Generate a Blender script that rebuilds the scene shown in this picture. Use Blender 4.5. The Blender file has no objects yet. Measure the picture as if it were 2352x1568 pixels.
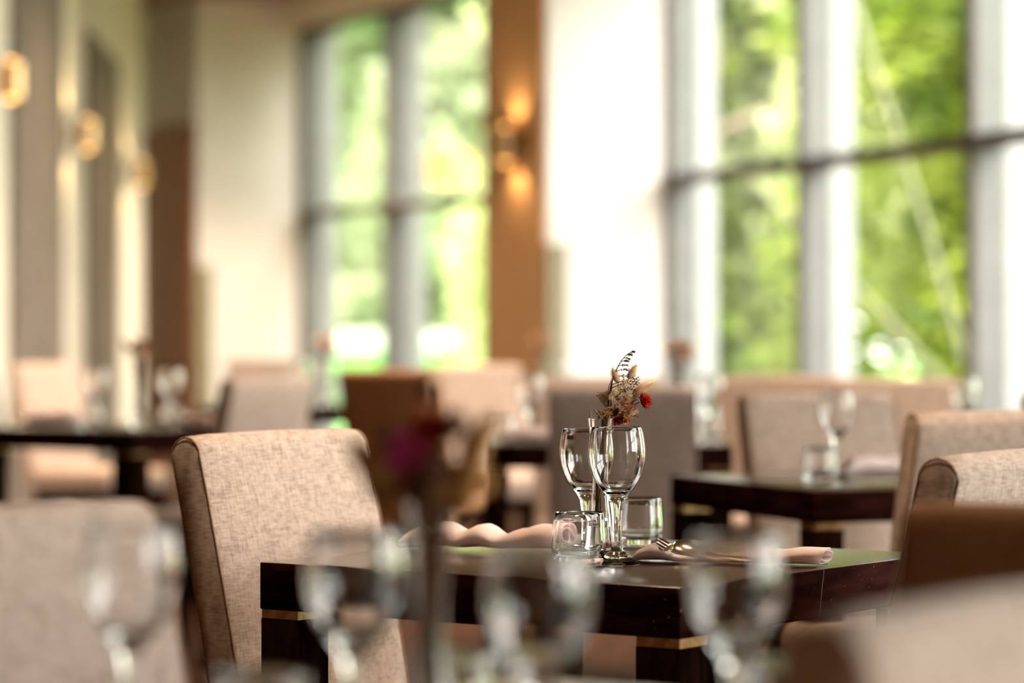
import bpy, bmesh, math, random
from mathutils import Vector, Matrix

# ------------------------------------------------------------------ camera, light, exposure
F, HX, HY, HC = 6860.0, 1176.0, 750.0, 1.08     # focal length in pixels, horizon, eye height
scene = bpy.context.scene
COL = scene.collection
cam_data = bpy.data.cameras.new('camera')
cam = bpy.data.objects.new('camera', cam_data)
COL.objects.link(cam)
cam.location = (0, 0, HC)
cam.rotation_euler = (math.pi / 2, 0, 0)
cam_data.sensor_width = 36.0
cam_data.lens = 36.0 * F / 2352.0
cam_data.shift_y = -34.0 / 2352.0
cam_data.clip_start = 0.05
cam_data.clip_end = 400
cam_data.dof.use_dof = True
cam_data.dof.focus_distance = 4.13
cam_data.dof.aperture_fstop = 2.6
scene.camera = cam

vs = scene.view_settings
vs.view_transform = 'Standard'
vs.look = 'None'
vs.gamma = 1.0
vs.use_curve_mapping = False
vs.exposure = 0.16

world = bpy.data.worlds.new('world')
scene.world = world
world.use_nodes = True
wn = world.node_tree.nodes
wn['Background'].inputs[0].default_value = (1.0, 0.955, 0.93, 1)
wn['Background'].inputs[1].default_value = 12.5

sun_data = bpy.data.lights.new('sun', 'SUN')
sun_data.energy = 7.0
sun_data.angle = math.radians(6)
sun_data.color = (1.0, 0.95, 0.82)
sun = bpy.data.objects.new('sun', sun_data)
COL.objects.link(sun)
sun.rotation_euler = Vector((0.45, 0.62, -0.75)).to_track_quat('-Z', 'Y').to_euler()


def lamp_or_fill(x, y, w, z=3.68, size=0.22, color=(1.0, 0.68, 0.42), spread=95):
    l = bpy.data.lights.new('ceiling_lamp_or_fill', 'AREA')
    l.shape = 'DISK'
    l.size = size
    l.energy = w
    l.color = color
    l.spread = math.radians(spread)
    o = bpy.data.objects.new('ceiling_lamp_or_fill', l)
    COL.objects.link(o)
    o.location = (x, y, z)


for args in ((-1.75, 12.6, 45), (-0.3, 11.5, 38), (0.0, 12.6, 16), (1.25, 9.0, 30), (-0.5, 8.6, 10), (0.6, 5.0, 20),
             (-0.5, 4.2, 16), (-1.6, 16.0, 24), (-1.7, 20.0, 26), (-0.6, 17.0, 16), (-1.7, 22.8, 22),
             (-1.8, -0.9, 80), (-2.8, 1.6, 60), (-0.2, -1.4, 70),  # added warm fill behind and left of the camera, not real lamps
             (-1.5, 22.6, 60, 3.68, 0.22, (1.0, 0.86, 0.72))):  # added neutral fill that brightens the far pier, no lamp there
    lamp_or_fill(*args)


def pt(x, y, d):
    return Vector(((x - HX) * d / F, d, HC - (y - HY) * d / F))


# ------------------------------------------------------------------ materials
def srgb(r, g, b):
    def c(v):
        v /= 255.0
        return v / 12.92 if v <= 0.04045 else ((v + 0.055) / 1.055) ** 2.4
    return (c(r), c(g), c(b), 1)


def new_mat(name):
    m = bpy.data.materials.new(name)
    m.use_nodes = True
    return m, m.node_tree.nodes, m.node_tree.links, m.node_tree.nodes['Principled BSDF']


def noise_mat(name, c1, c2, rough=0.6, scale=8.0, metal=0.0, bump=0.0, stretch=(1, 1, 1), lo=0.35, hi=0.65, spec=None, detail=4):
    m, n, l, b = new_mat(name)
    tc = n.new('ShaderNodeTexCoord')
    mp = n.new('ShaderNodeMapping')
    mp.inputs['Scale'].default_value = stretch
    tx = n.new('ShaderNodeTexNoise')
    tx.inputs['Scale'].default_value = scale
    tx.inputs['Detail'].default_value = detail
    rp = n.new('ShaderNodeValToRGB')
    rp.color_ramp.elements[0].position = lo
    rp.color_ramp.elements[1].position = hi
    rp.color_ramp.elements[0].color = c1
    rp.color_ramp.elements[1].color = c2
    l.new(tc.outputs['Object'], mp.inputs[0])
    l.new(mp.outputs[0], tx.inputs['Vector'])
    l.new(tx.outputs[0], rp.inputs[0])
    l.new(rp.outputs[0], b.inputs['Base Color'])
    b.inputs['Roughness'].default_value = rough
    b.inputs['Metallic'].default_value = metal
    if spec is not None:
        b.inputs['Specular IOR Level'].default_value = spec
    if bump:
        bp = n.new('ShaderNodeBump')
        bp.inputs['Strength'].default_value = bump
        bp.inputs['Distance'].default_value = 0.002
        l.new(tx.outputs[0], bp.inputs['Height'])
        l.new(bp.outputs[0], b.inputs['Normal'])
    return m


def fabric_mat(name, dark, mid, light):
    """Linen weave: two crossed thread noises plus a soft mottle."""
    m, n, l, b = new_mat(name)
    tc = n.new('ShaderNodeTexCoord')
    outs = []
    for sc, st in ((1.0, (55, 55, 420)), (1.0, (420, 55, 55)), (1.0, (40, 40, 40)), (1.0, (600, 600, 600))):
        mp = n.new('ShaderNodeMapping')
        mp.inputs['Scale'].default_value = st
        tx = n.new('ShaderNodeTexNoise')
        tx.inputs['Scale'].default_value = sc
        tx.inputs['Detail'].default_value = 2
        l.new(tc.outputs['Object'], mp.inputs[0])
        l.new(mp.outputs[0], tx.inputs['Vector'])
        outs.append(tx.outputs[0])

    def add(a, bb, wa, wb):
        x = n.new('ShaderNodeMath'); x.operation = 'MULTIPLY'; l.new(a, x.inputs[0]); x.inputs[1].default_value = wa
        y = n.new('ShaderNodeMath'); y.operation = 'MULTIPLY_ADD'; l.new(bb, y.inputs[0]); y.inputs[1].default_value = wb
        l.new(x.outputs[0], y.inputs[2])
        return y.outputs[0]
    s = add(outs[0], outs[1], 0.36, 0.36)
    s = add(s, outs[2], 1.0, 0.12)
    s = add(s, outs[3], 1.0, 0.16)
    rp = n.new('ShaderNodeValToRGB')
    e = rp.color_ramp.elements
    e[0].position = 0.38; e[0].color = dark
    e[1].position = 0.62; e[1].color = light
    k = e.new(0.49); k.color = mid
    l.new(s, rp.inputs[0])
    l.new(rp.outputs[0], b.inputs['Base Color'])
    b.inputs['Roughness'].default_value = 0.95
    b.inputs['Specular IOR Level'].default_value = 0.15
    b.inputs['Sheen Weight'].default_value = 0.12
    bp = n.new('ShaderNodeBump')
    bp.inputs['Strength'].default_value = 0.35
    bp.inputs['Distance'].default_value = 0.0012
    l.new(s, bp.inputs['Height'])
    l.new(bp.outputs[0], b.inputs['Normal'])
    return m


def glass_mat(name, color=(1, 1, 1, 1), rough=0.0):
    m, n, l, b = new_mat(name)
    b.inputs['Base Color'].default_value = color
    b.inputs['Transmission Weight'].default_value = 1.0
    b.inputs['Roughness'].default_value = rough
    b.inputs['IOR'].default_value = 1.5
    return m


def pane_mat(name):
    m, n, l, b = new_mat(name)
    n.remove(b)
    tr = n.new('ShaderNodeBsdfTransparent')
    tr.inputs[0].default_value = (0.97, 0.98, 0.96, 1)
    gl = n.new('ShaderNodeBsdfGlossy')
    gl.inputs['Roughness'].default_value = 0.0
    fr = n.new('ShaderNodeFresnel')
    fr.inputs[0].default_value = 1.4
    geo = n.new('ShaderNodeNewGeometry')
    sub = n.new('ShaderNodeMath')          # the outer face reflects; the inner one lets light out again
    sub.operation = 'SUBTRACT'
    sub.inputs[0].default_value = 1.0
    l.new(geo.outputs['Backfacing'], sub.inputs[1])
    mul = n.new('ShaderNodeMath')
    mul.operation = 'MULTIPLY'
    l.new(fr.outputs[0], mul.inputs[0])
    l.new(sub.outputs[0], mul.inputs[1])
    mx = n.new('ShaderNodeMixShader')
    l.new(mul.outputs[0], mx.inputs[0])
    l.new(tr.outputs[0], mx.inputs[1])
    l.new(gl.outputs[0], mx.inputs[2])
    l.new(mx.outputs[0], n['Material Output'].inputs[0])
    return m


def leaf_mat(name, c1, c2, c3, scale=1.3):
    m, n, l, b = new_mat(name)
    tc = n.new('ShaderNodeTexCoord')
    tx = n.new('ShaderNodeTexNoise')
    tx.inputs['Scale'].default_value = scale
    tx.inputs['Detail'].default_value = 3
    rp = n.new('ShaderNodeValToRGB')
    e = rp.color_ramp.elements
    e[0].position = 0.36; e[0].color = c1
    e[1].position = 0.64; e[1].color = c3
    k = e.new(0.5); k.color = c2
    l.new(tc.outputs['Object'], tx.inputs['Vector'])
    l.new(tx.outputs[0], rp.inputs[0])
    l.new(rp.outputs[0], b.inputs['Base Color'])
    b.inputs['Roughness'].default_value = 0.5
    t = n.new('ShaderNodeBsdfTranslucent')
    l.new(rp.outputs[0], t.inputs[0])
    mx = n.new('ShaderNodeMixShader')
    mx.inputs[0].default_value = 0.45
    l.new(b.outputs[0], mx.inputs[1])
    l.new(t.outputs[0], mx.inputs[2])
    l.new(mx.outputs[0], n['Material Output'].inputs[0])
    return m


def emit_mat(name, color, strength):
    m, n, l, b = new_mat(name)
    b.inputs['Base Color'].default_value = color
    b.inputs['Emission Color'].default_value = color
    b.inputs['Emission Strength'].default_value = strength
    return m


def apron_mat():
    """Worn espresso lacquer: mottled, with pale specks and one long scuff on the window side."""
    m = noise_mat('worn_espresso_apron', srgb(26, 13, 12), srgb(56, 30, 26), 0.7, 10, stretch=(1, 1, 5), spec=0.0)
    n, l = m.node_tree.nodes, m.node_tree.links
    b = n['Principled BSDF']
    base = b.inputs['Base Color'].links[0].from_socket
    tc = n.new('ShaderNodeTexCoord')
    sp = n.new('ShaderNodeSeparateXYZ')
    l.new(tc.outputs['Object'], sp.inputs[0])

    def mt(op, a, bb):
        k = n.new('ShaderNodeMath'); k.operation = op
        for i, v in enumerate((a, bb)):
            if isinstance(v, (int, float)):
                k.inputs[i].default_value = v
            elif v is not None:
                l.new(v, k.inputs[i])
        return k.outputs[0]
    wob = n.new('ShaderNodeTexNoise'); wob.inputs['Scale'].default_value = 40
    l.new(tc.outputs['Object'], wob.inputs['Vector'])
    line = mt('ADD', mt('SUBTRACT', sp.outputs['Y'], mt('MULTIPLY', mt('SUBTRACT', sp.outputs['Z'], 0.745), 0.19)), mt('MULTIPLY', wob.outputs[0], 0.004))
    d = mt('ABSOLUTE', mt('SUBTRACT', line, 0.014), None)
    scuff = mt('MULTIPLY', mt('LESS_THAN', d, 0.0009), mt('GREATER_THAN', sp.outputs['X'], 0.3))
    nz = n.new('ShaderNodeTexNoise'); nz.inputs['Scale'].default_value = 170; nz.inputs['Detail'].default_value = 1
    l.new(tc.outputs['Object'], nz.inputs['Vector'])
    speck = mt('MULTIPLY', mt('MULTIPLY', mt('GREATER_THAN', nz.outputs[0], 0.775), mt('GREATER_THAN', sp.outputs['X'], 0.3)), 0.5)
    fac = mt('MAXIMUM', mt('MULTIPLY', scuff, 0.55), speck)
    mx = n.new('ShaderNodeMix'); mx.data_type = 'RGBA'
    l.new(fac, mx.inputs['Factor'])
    l.new(base, mx.inputs['A'])
    mx.inputs['B'].default_value = srgb(150, 132, 118)
    l.new(mx.outputs['Result'], b.inputs['Base Color'])
    return m


M = {}
M['fabric'] = fabric_mat('linen_fabric', srgb(146, 129, 118), srgb(180, 162, 150), srgb(206, 189, 177))
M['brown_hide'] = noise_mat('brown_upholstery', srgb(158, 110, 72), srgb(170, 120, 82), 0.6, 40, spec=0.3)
M['piping'] = noise_mat('piping_fabric', srgb(142, 112, 90), srgb(172, 140, 114), 0.9, 300)
M['dark_wood'] = noise_mat('espresso_wood', srgb(20, 10, 8), srgb(34, 17, 13), 0.32, 14, stretch=(1, 1, 6))
M['dark_wood'].node_tree.nodes['Principled BSDF'].inputs['Coat Weight'].default_value = 1.0
M['dark_wood'].node_tree.nodes['Principled BSDF'].inputs['Coat Roughness'].default_value = 0.22
M['dark_wood'].node_tree.nodes['Principled BSDF'].inputs['Coat IOR'].default_value = 1.9
M['apron_wood'] = apron_mat()
M['leg_wood'] = noise_mat('espresso_leg_wood', srgb(18, 10, 8), srgb(34, 18, 15), 0.7, 14, stretch=(6, 6, 1), spec=0.0)
M['brass'] = noise_mat('brushed_brass', srgb(176, 140, 98), srgb(205, 172, 128), 0.35, 60, metal=1.0)
M['glass'] = glass_mat('clear_glass')
M['pane'] = pane_mat('window_glass')
M['napkin'] = noise_mat('napkin_cotton', srgb(248, 238, 238), srgb(252, 244, 244), 0.9, 500, bump=0.15)
nt_ = M['napkin'].node_tree
tl_ = nt_.nodes.new('ShaderNodeBsdfTranslucent')
tl_.inputs[0].default_value = srgb(240, 224, 222)
mx_ = nt_.nodes.new('ShaderNodeMixShader')
mx_.inputs[0].default_value = 0.45
nt_.links.new(nt_.nodes['Principled BSDF'].outputs[0], mx_.inputs[1])
nt_.links.new(tl_.outputs[0], mx_.inputs[2])
nt_.links.new(mx_.outputs[0], nt_.nodes['Material Output'].inputs[0])
M['steel'] = noise_mat('cutlery_steel', srgb(200, 190, 170), srgb(220, 212, 196), 0.14, 30, metal=1.0)
M['plaster'] = noise_mat('white_plaster', srgb(238, 232, 224), srgb(244, 239, 232), 0.85, 3)
M['cream'] = noise_mat('cream_plaster', srgb(224, 212, 194), srgb(232, 220, 203), 0.85, 3)
M['taupe_wall'] = noise_mat('taupe_plaster', srgb(112, 84, 66), srgb(122, 92, 72), 0.85, 3)
M['grey_panel'] = noise_mat('taupe_wall_panel', srgb(112, 98, 88), srgb(124, 109, 98), 0.8, 5)
M['brown_panel'] = noise_mat('brown_wall_panel', srgb(208, 158, 112), srgb(216, 168, 120), 0.7, 5, stretch=(1, 1, 0.3))
M['door_brown'] = noise_mat('brown_door_panel', srgb(160, 106, 70), srgb(170, 114, 76), 0.6, 5, stretch=(1, 1, 0.3))
M['bronze'] = noise_mat('dark_bronze_frame', srgb(70, 56, 48), srgb(84, 68, 58), 0.5, 12)
M['grey_metal'] = noise_mat('grey_aluminium', srgb(124, 126, 122), srgb(132, 134, 130), 0.5, 6)
M['white_metal'] = noise_mat('white_aluminium', srgb(168, 170, 166), srgb(176, 178, 174), 0.5, 6)
M['guard'] = noise_mat('grey_green_guard', srgb(140, 132, 104), srgb(152, 144, 116), 0.6, 6)
M['ceiling'] = noise_mat('ceiling_paint', srgb(150, 126, 106), srgb(160, 134, 112), 0.9, 2)
M['floor'] = noise_mat('oak_floor', srgb(48, 28, 11), srgb(74, 42, 17), 0.85, 3, stretch=(9, 0.7, 1), spec=0.1)
M['lawn'] = noise_mat('lawn_grass', srgb(96, 158, 70), srgb(128, 190, 92), 0.9, 0.6)
M['bounce_paving'] = noise_mat('pale_bounce_paving', srgb(196, 182, 170), srgb(210, 196, 184), 0.9, 2)
M['stone'] = noise_mat('pale_garden_stone', srgb(174, 180, 172), srgb(182, 188, 178), 0.9, 1.5)
M['bark'] = noise_mat('grey_bark', srgb(104, 92, 76), srgb(146, 132, 112), 0.9, 6, stretch=(1, 1, 0.2))
M['pale_bark'] = noise_mat('pale_bark', srgb(128, 134, 100), srgb(150, 154, 118), 0.9, 6)
M['leaf_a'] = leaf_mat('fresh_leaves', srgb(78, 108, 24), srgb(138, 160, 46), srgb(182, 194, 84))
M['leaf_b'] = leaf_mat('hazed_leaves', srgb(142, 150, 122), srgb(158, 165, 132), srgb(170, 175, 138), 0.8)  # haze over the far foliage is put into this leaf colour
M['leaf_d'] = leaf_mat('hazed_pale_leaves', srgb(168, 180, 126), srgb(190, 198, 142), srgb(206, 210, 156), 0.8)  # paler still: haze of the left pane put into the leaves
M['leaf_c'] = leaf_mat('dark_leaves', srgb(30, 62, 26), srgb(62, 104, 46), srgb(122, 150, 62))
M['hedge'] = leaf_mat('hedge_leaves', srgb(90, 150, 70), srgb(112, 170, 88), srgb(136, 186, 104))
M['lamp_glow'] = emit_mat('lamp_shade_glow', srgb(255, 200, 118), 1.5)
M['bulb_glow'] = emit_mat('sconce_glow', srgb(255, 190, 96), 3.5)
# dried flowers
M['stem_brown'] = noise_mat('dry_stem', srgb(78, 52, 30), srgb(112, 80, 48), 0.8, 60)
M['stem_dark'] = noise_mat('dark_sprig', srgb(44, 34, 20), srgb(76, 54, 30), 0.85, 60, spec=0.1)
M['floret'] = noise_mat('cream_florets', srgb(196, 166, 128), srgb(234, 214, 184), 0.8, 200)
M['tail'] = noise_mat('bunny_tail_fluff', srgb(222, 186, 146), srgb(240, 212, 178), 0.95, 120)
M['red'] = noise_mat('red_petals', srgb(168, 14, 6), srgb(212, 44, 16), 0.6, 160, spec=0.2)
M['dark_red'] = noise_mat('dark_red_petals', srgb(92, 16, 12), srgb(140, 34, 18), 0.8, 160, spec=0.1)
M['rust'] = noise_mat('rust_petals', srgb(150, 78, 40), srgb(196, 118, 70), 0.7, 160)
M['peach'] = noise_mat('peach_fluff', srgb(216, 176, 152), srgb(240, 216, 198), 0.9, 160)
M['orange'] = noise_mat('orange_petals', srgb(190, 104, 36), srgb(216, 136, 64), 0.6, 160)
M['amber'] = noise_mat('amber_petals', srgb(176, 128, 84), srgb(212, 164, 116), 0.8, 120)
M['burlap'] = noise_mat('burlap_strands', srgb(140, 104, 62), srgb(190, 150, 100), 0.9, 200)
M['magenta'] = noise_mat('magenta_petals', srgb(160, 36, 92), srgb(196, 66, 124), 0.6, 160)
M['tan'] = noise_mat('tan_fluff', srgb(140, 98, 52), srgb(168, 122, 70), 0.95, 120)


# ------------------------------------------------------------------ object helpers
def link(name, mesh, mat=None, parent=None):
    o = bpy.data.objects.new(name, mesh)
    COL.objects.link(o)
    if mat is not None and not mesh.materials:
        mesh.materials.append(mat)
    if parent is not None:
        o.parent = parent
    return o


def thing(name, label, cat, loc=(0, 0, 0), rz=0.0, group=None):
    o = bpy.data.objects.new(name, None)
    o.empty_display_size = 0.05
    COL.objects.link(o)
    o.location = loc
    o.rotation_euler = (0, 0, rz)
    tag(o, label, cat, group)
    return o


def tag(o, label, cat, group=None):
    o['label'] = label
    o['category'] = cat
    if group:
        o['group'] = group
    return o


def struct(o):
    o['kind'] = 'structure'
    return o


def copy_tree(root, parent=None):
    c = root.copy()
    COL.objects.link(c)
    if parent is not None:
        c.parent = parent
    for ch in list(root.children):
        copy_tree(ch, c)
    return c


class MB:
    def __init__(self):
        self.v, self.f = [], []

    def add(self, vs_, fs):
        k = len(self.v)
        self.v += [tuple(p) for p in vs_]
        self.f += [tuple(i + k for i in f) for f in fs]

    def box(self, x0, x1, y0, y1, z0, z1, mat=None):
        p = [Vector((x, y, z)) for z in (z0, z1) for y in (y0, y1) for x in (x0, x1)]
        if mat is not None:
            p = [mat @ q for q in p]
        self.add(p, [(0, 2, 3, 1), (4, 5, 7, 6), (0, 1, 5, 4), (2, 6, 7, 3), (0, 4, 6, 2), (1, 3, 7, 5)])

    def rings(self, rings, closed=True, cap0=True, cap1=True):
        n = len(rings[0])
        vs_, fs = [], []
        for r in rings:
            vs_ += r
        for i in range(len(rings) - 1):
            for j in range(n if closed else n - 1):
                a, b = i * n + j, i * n + (j + 1) % n
                fs.append((a, b, b + n, a + n))
        if closed and cap0:
            fs.append(tuple(range(n - 1, -1, -1)))
        if closed and cap1:
            fs.append(tuple(range((len(rings) - 1) * n, len(rings) * n)))
        self.add(vs_, fs)

    def lathe(self, prof, seg=32, closed_profile=False):
        """prof: list of (r, z); poles where r == 0."""
        vs_, fs, idx = [], [], []
        for r, z in prof:
            if r < 1e-6:
                idx.append([len(vs_)] * seg)
                vs_.append(Vector((0, 0, z)))
            else:
                idx.append([len(vs_) + j for j in range(seg)])
                vs_ += [Vector((r * math.cos(2 * math.pi * j / seg), r * math.sin(2 * math.pi * j / seg), z)) for j in range(seg)]
        m = len(prof)
        for i in range(m if closed_profile else m - 1):
            a, b = idx[i], idx[(i + 1) % m]
            for j in range(seg):
                q = []
                for w in (a[j], a[(j + 1) % seg], b[(j + 1) % seg], b[j]):
                    if w not in q:
                        q.append(w)
                if len(q) >= 3:
                    fs.append(tuple(q))
        self.add(vs_, fs)

    def tube(self, pts, rad, seg=6):
        pts = [Vector(p) for p in pts]
        n = len(pts)
        rads = rad if isinstance(rad, (list, tuple)) else [rad] * n
        rings = []
        up = Vector((0.13, 0.31, 0.94)).normalized()
        for i, p in enumerate(pts):
            t = (pts[min(i + 1, n - 1)] - pts[max(i - 1, 0)])
            t = t.normalized() if t.length > 1e-9 else Vector((0, 0, 1))
            u = t.cross(up)
            if u.length < 0.05:
                u = t.cross(Vector((1, 0, 0)))
            u.normalize()
            w = t.cross(u)
            rings.append([p + (u * math.cos(2 * math.pi * j / seg) + w * math.sin(2 * math.pi * j / seg)) * rads[i] for j in range(seg)])
        self.rings(rings)

    def ellipsoid(self, c, axis, ln, r, seg=10, st=8, taper=0.0):
        c, axis = Vector(c), Vector(axis).normalized()
        q = axis.to_track_quat('Z', 'Y').to_matrix()
        prof = []
        for i in range(st + 1):
            a = math.pi * i / st
            z = -math.cos(a) * ln
            prof.append((max(0.0, r * math.sin(a) * (1 - taper * (z / ln))) if 0 < i < st else 0.0, z))
        k = MB()
        k.lathe(prof, seg)
        self.add([c + q @ Vector(p) for p in k.v], k.f)

    def petal(self, base, direc, up, ln, w, curl=0.2):
        base, direc, up = Vector(base), Vector(direc).normalized(), Vector(up).normalized()
        s = direc.cross(up)
        if s.length < 1e-4:
            s = direc.cross(Vector((0.3, 0.5, 0.8)))
        s.normalize()
        n = s.cross(direc).normalized()
        rows = []
        for t, ww in ((0, 0.35), (0.35, 1.0), (0.7, 0.85), (1.0, 0.08)):
            c = base + direc * ln * t + n * (curl * ln * t * t)
            rows.append([c - s * w * ww * 0.5, c + n * w * 0.12 * ww, c + s * w * ww * 0.5])
        top = [p for r in rows for p in r]
        bot = [p - n * 0.0004 for p in top]
        fs = []
        for i in range(3):
            for j in range(2):
                a = i * 3 + j
                fs.append((a, a + 1, a + 4, a + 3))
                fs.append((12 + a, 12 + a + 3, 12 + a + 4, 12 + a + 1))
        rim = [0, 3, 6, 9, 10, 11, 8, 5, 2, 1]
        for i in range(len(rim)):
            a, b = rim[i], rim[(i + 1) % len(rim)]
            fs.append((a, b, b + 12, a + 12))
        self.add(top + bot, fs)

    def mesh(self, name, smooth=True, angle=None):
        me = bpy.data.meshes.new(name)
        me.from_pydata(self.v, [], self.f)
        me.validate()
        me.update()
        bm = bmesh.new()
        bm.from_mesh(me)
        bmesh.ops.recalc_face_normals(bm, faces=bm.faces)
        bm.to_mesh(me)
        bm.free()
        if smooth:
            me.polygons.foreach_set('use_smooth', [True] * len(me.polygons))
            if angle is not None:
                me.set_sharp_from_angle(angle=math.radians(angle))
        return me

    def obj(self, name, mat, parent=None, smooth=True, angle=40):
        return link(name, self.mesh(name, smooth, angle), mat, parent)


def rounded_box_mesh(name, x0, x1, y0, y1, z0, z1, r, seg=3, taper=None):
    bm = bmesh.new()
    bmesh.ops.create_cube(bm, size=1)
    for v in bm.verts:
        v.co = Vector(((x0 + x1) / 2 + v.co.x * (x1 - x0), (y0 + y1) / 2 + v.co.y * (y1 - y0), (z0 + z1) / 2 + v.co.z * (z1 - z0)))
    bmesh.ops.bevel(bm, geom=bm.edges[:], offset=r, segments=seg, affect='EDGES', profile=0.5)
    me = bpy.data.meshes.new(name)
    bm.to_mesh(me)
    bm.free()
    me.polygons.foreach_set('use_smooth', [True] * len(me.polygons))
    me.set_sharp_from_angle(angle=math.radians(50))
    return me


def frame2(o, t, n):
    """matrix: local x along t, local y along n (2-D unit vectors), origin o."""
    return Matrix(((t[0], n[0], 0, o[0]), (t[1], n[1], 0, o[1]), (0, 0, 1, 0), (0, 0, 0, 1)))


def facing(fx, fy):
    return math.atan2(-fx, fy)


# main table axes: E runs away to the right, N towards the windows
E = Vector((0.587, 0.81)).normalized()
N = Vector((E.y, -E.x))

# ------------------------------------------------------------------ the room
CZ = 3.75      # ceiling
HEAD, TRZ = 3.53, 2.0
jamb0 = Vector((-1.733, 24.56))
m1 = Vector((-0.960, 22.95))
m1b = Vector((-0.170, 21.20))
w1end = Vector((0.61, 19.47))
jamb1 = Vector((0.983, 18.62))
m2 = Vector((1.634, 16.83))
m3 = Vector((2.277, 14.78))
near = [m3]
ang = 15.4
bays, gaps = [], []


def step(p, ln):
    global ang
    a = math.radians(ang)
    ang -= 0.46 * ln
    return p + ln * Vector((math.sin(a), -math.cos(a)))


near += [step(near[-1], 2.1)]
near += [step(near[-1], 2.1)]
bay = [jamb1, m2] + near
while near[-1].y > -2.0:
    q = step(near[-1], 0.95)
    gaps.append((near[-1], q))
    bays.append([q, step(q, 2.0)])
    bays[-1].append(step(bays[-1][1], 2.0))
    near += [q] + bays[-1][1:]

fl = MB()
fl.box(-6.5, 7.5, -3.2, 28, -0.15, 0.0)
struct(fl.obj('floor', M['floor'], smooth=False))

poly = [jamb0 + Vector((-2.2, 3.0)), jamb0, m1, m1b, w1end, jamb1, m2] + near
outer = [p + Vector((0.42, 0.16)) for p in poly]
ring = [Vector((-6.5, -3.2)), Vector((-6.5, 28.0))] + outer + [Vector((outer[-1].x, -3.2))]
ce = MB()
lo = [Vector((p.x, p.y, CZ)) for p in ring]
hi = [Vector((p.x, p.y, CZ + 0.3)) for p in ring]
ce.rings([lo, hi])
struct(ce.obj('ceiling', M['ceiling'], smooth=False))

lw = MB()
lwx = lambda y: -2.42 - 0.0524 * (y - 13.7)
d_l = Vector((-0.0524, 1.0)).normalized()
n_l = Vector((d_l.y, -d_l.x))
lw.box(0, 11.7, -0.3, 0, 0, CZ, frame2((lwx(12.0), 12.0), d_l, n_l))
struct(lw.obj('wall_left', M['cream'], smooth=False))
lw2 = MB()
lw2.box(-6.5, lwx(12.0) - 0.01, 11.7, 12.0, 0, CZ)
struct(lw2.obj('wall_left_return', M['taupe_wall'], smooth=False))
lw3 = MB()
lw3.box(-6.5, -6.3, -3.2, 11.7, 0, CZ)
struct(lw3.obj('wall_left_near', M['taupe_wall'], smooth=False))
bw = MB()
bw.box(-6.5, near[-1].x, -3.4, -3.2, 0, CZ)
struct(bw.obj('wall_back', M['taupe_wall'], smooth=False))


def trim_on_left(i, y0, y1, z1, mat, proud=0.03):
    k = MB()
    s0 = (y0 - 12.0) / d_l.y
    s1 = (y1 - 12.0) / d_l.y
    k.box(s0, s1, 0.001, proud, 0.0, z1, frame2((lwx(12.0), 12.0), d_l, n_l))
    return struct(k.obj('trim_%d' % i, mat, smooth=False))


trim_on_left(1, 14.66, 17.14, 3.45, M['grey_panel'])
trim_on_left(2, 18.78, 21.17, 2.95, M['grey_panel'])

# piers between the windows: plaster side, brown panel on the room face
def pier(i, jamb, t, nrm, length, depth, panel_z, panel_mat, guard_z):
    """t: along the wall towards the camera, nrm: outwards."""
    fm = frame2(jamb, t, nrm)
    k = MB()
    k.box(-length, 0, -depth, 0.25, 0, CZ - 0.001, fm)
    p = struct(k.obj('pillar_%d' % i, M['plaster'], smooth=False))
    k = MB()
    k.box(-length + 0.01, -0.012, -depth - 0.03, -depth - 0.001, 0, panel_z, fm)
    k.obj('panel', panel_mat, p, smooth=False)
    k = MB()
    k.box(0.001, 0.02, -depth - 0.01, -depth + 0.12, 0, guard_z, fm)
    k.obj('corner_guard', M['guard'], p, smooth=False)
    return p


t1 = (jamb1 - w1end).normalized()
n1 = Vector((-t1.y, t1.x))
pier(1, jamb1, t1, n1, (jamb1 - w1end).length, 0.83, CZ - 0.02, M['brown_panel'], 1.59)
t0 = (m1 - jamb0).normalized()
n0 = Vector((-t0.y, t0.x))
pier(2, jamb0, t0, n0, 1.75, 0.9, 2.73, M['door_brown'], 1.57)
fw = MB()
fw.box(-6.5, jamb0.x - 0.9, 27.0, 27.3, 0, CZ)
struct(fw.obj('wall_far', M['cream'], smooth=False))


lw4 = MB()
lw4.box(-4.2, lwx(23.6) - 0.001, 23.66, 23.8, 0, CZ)
struct(lw4.obj('wall_left_alcove', M['cream'], smooth=False))
lw5 = MB()
lw5.box(-4.2, -4.0, 23.8, 27.0, 0, CZ)
struct(lw5.obj('wall_left_far', M['cream'], smooth=False))


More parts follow.
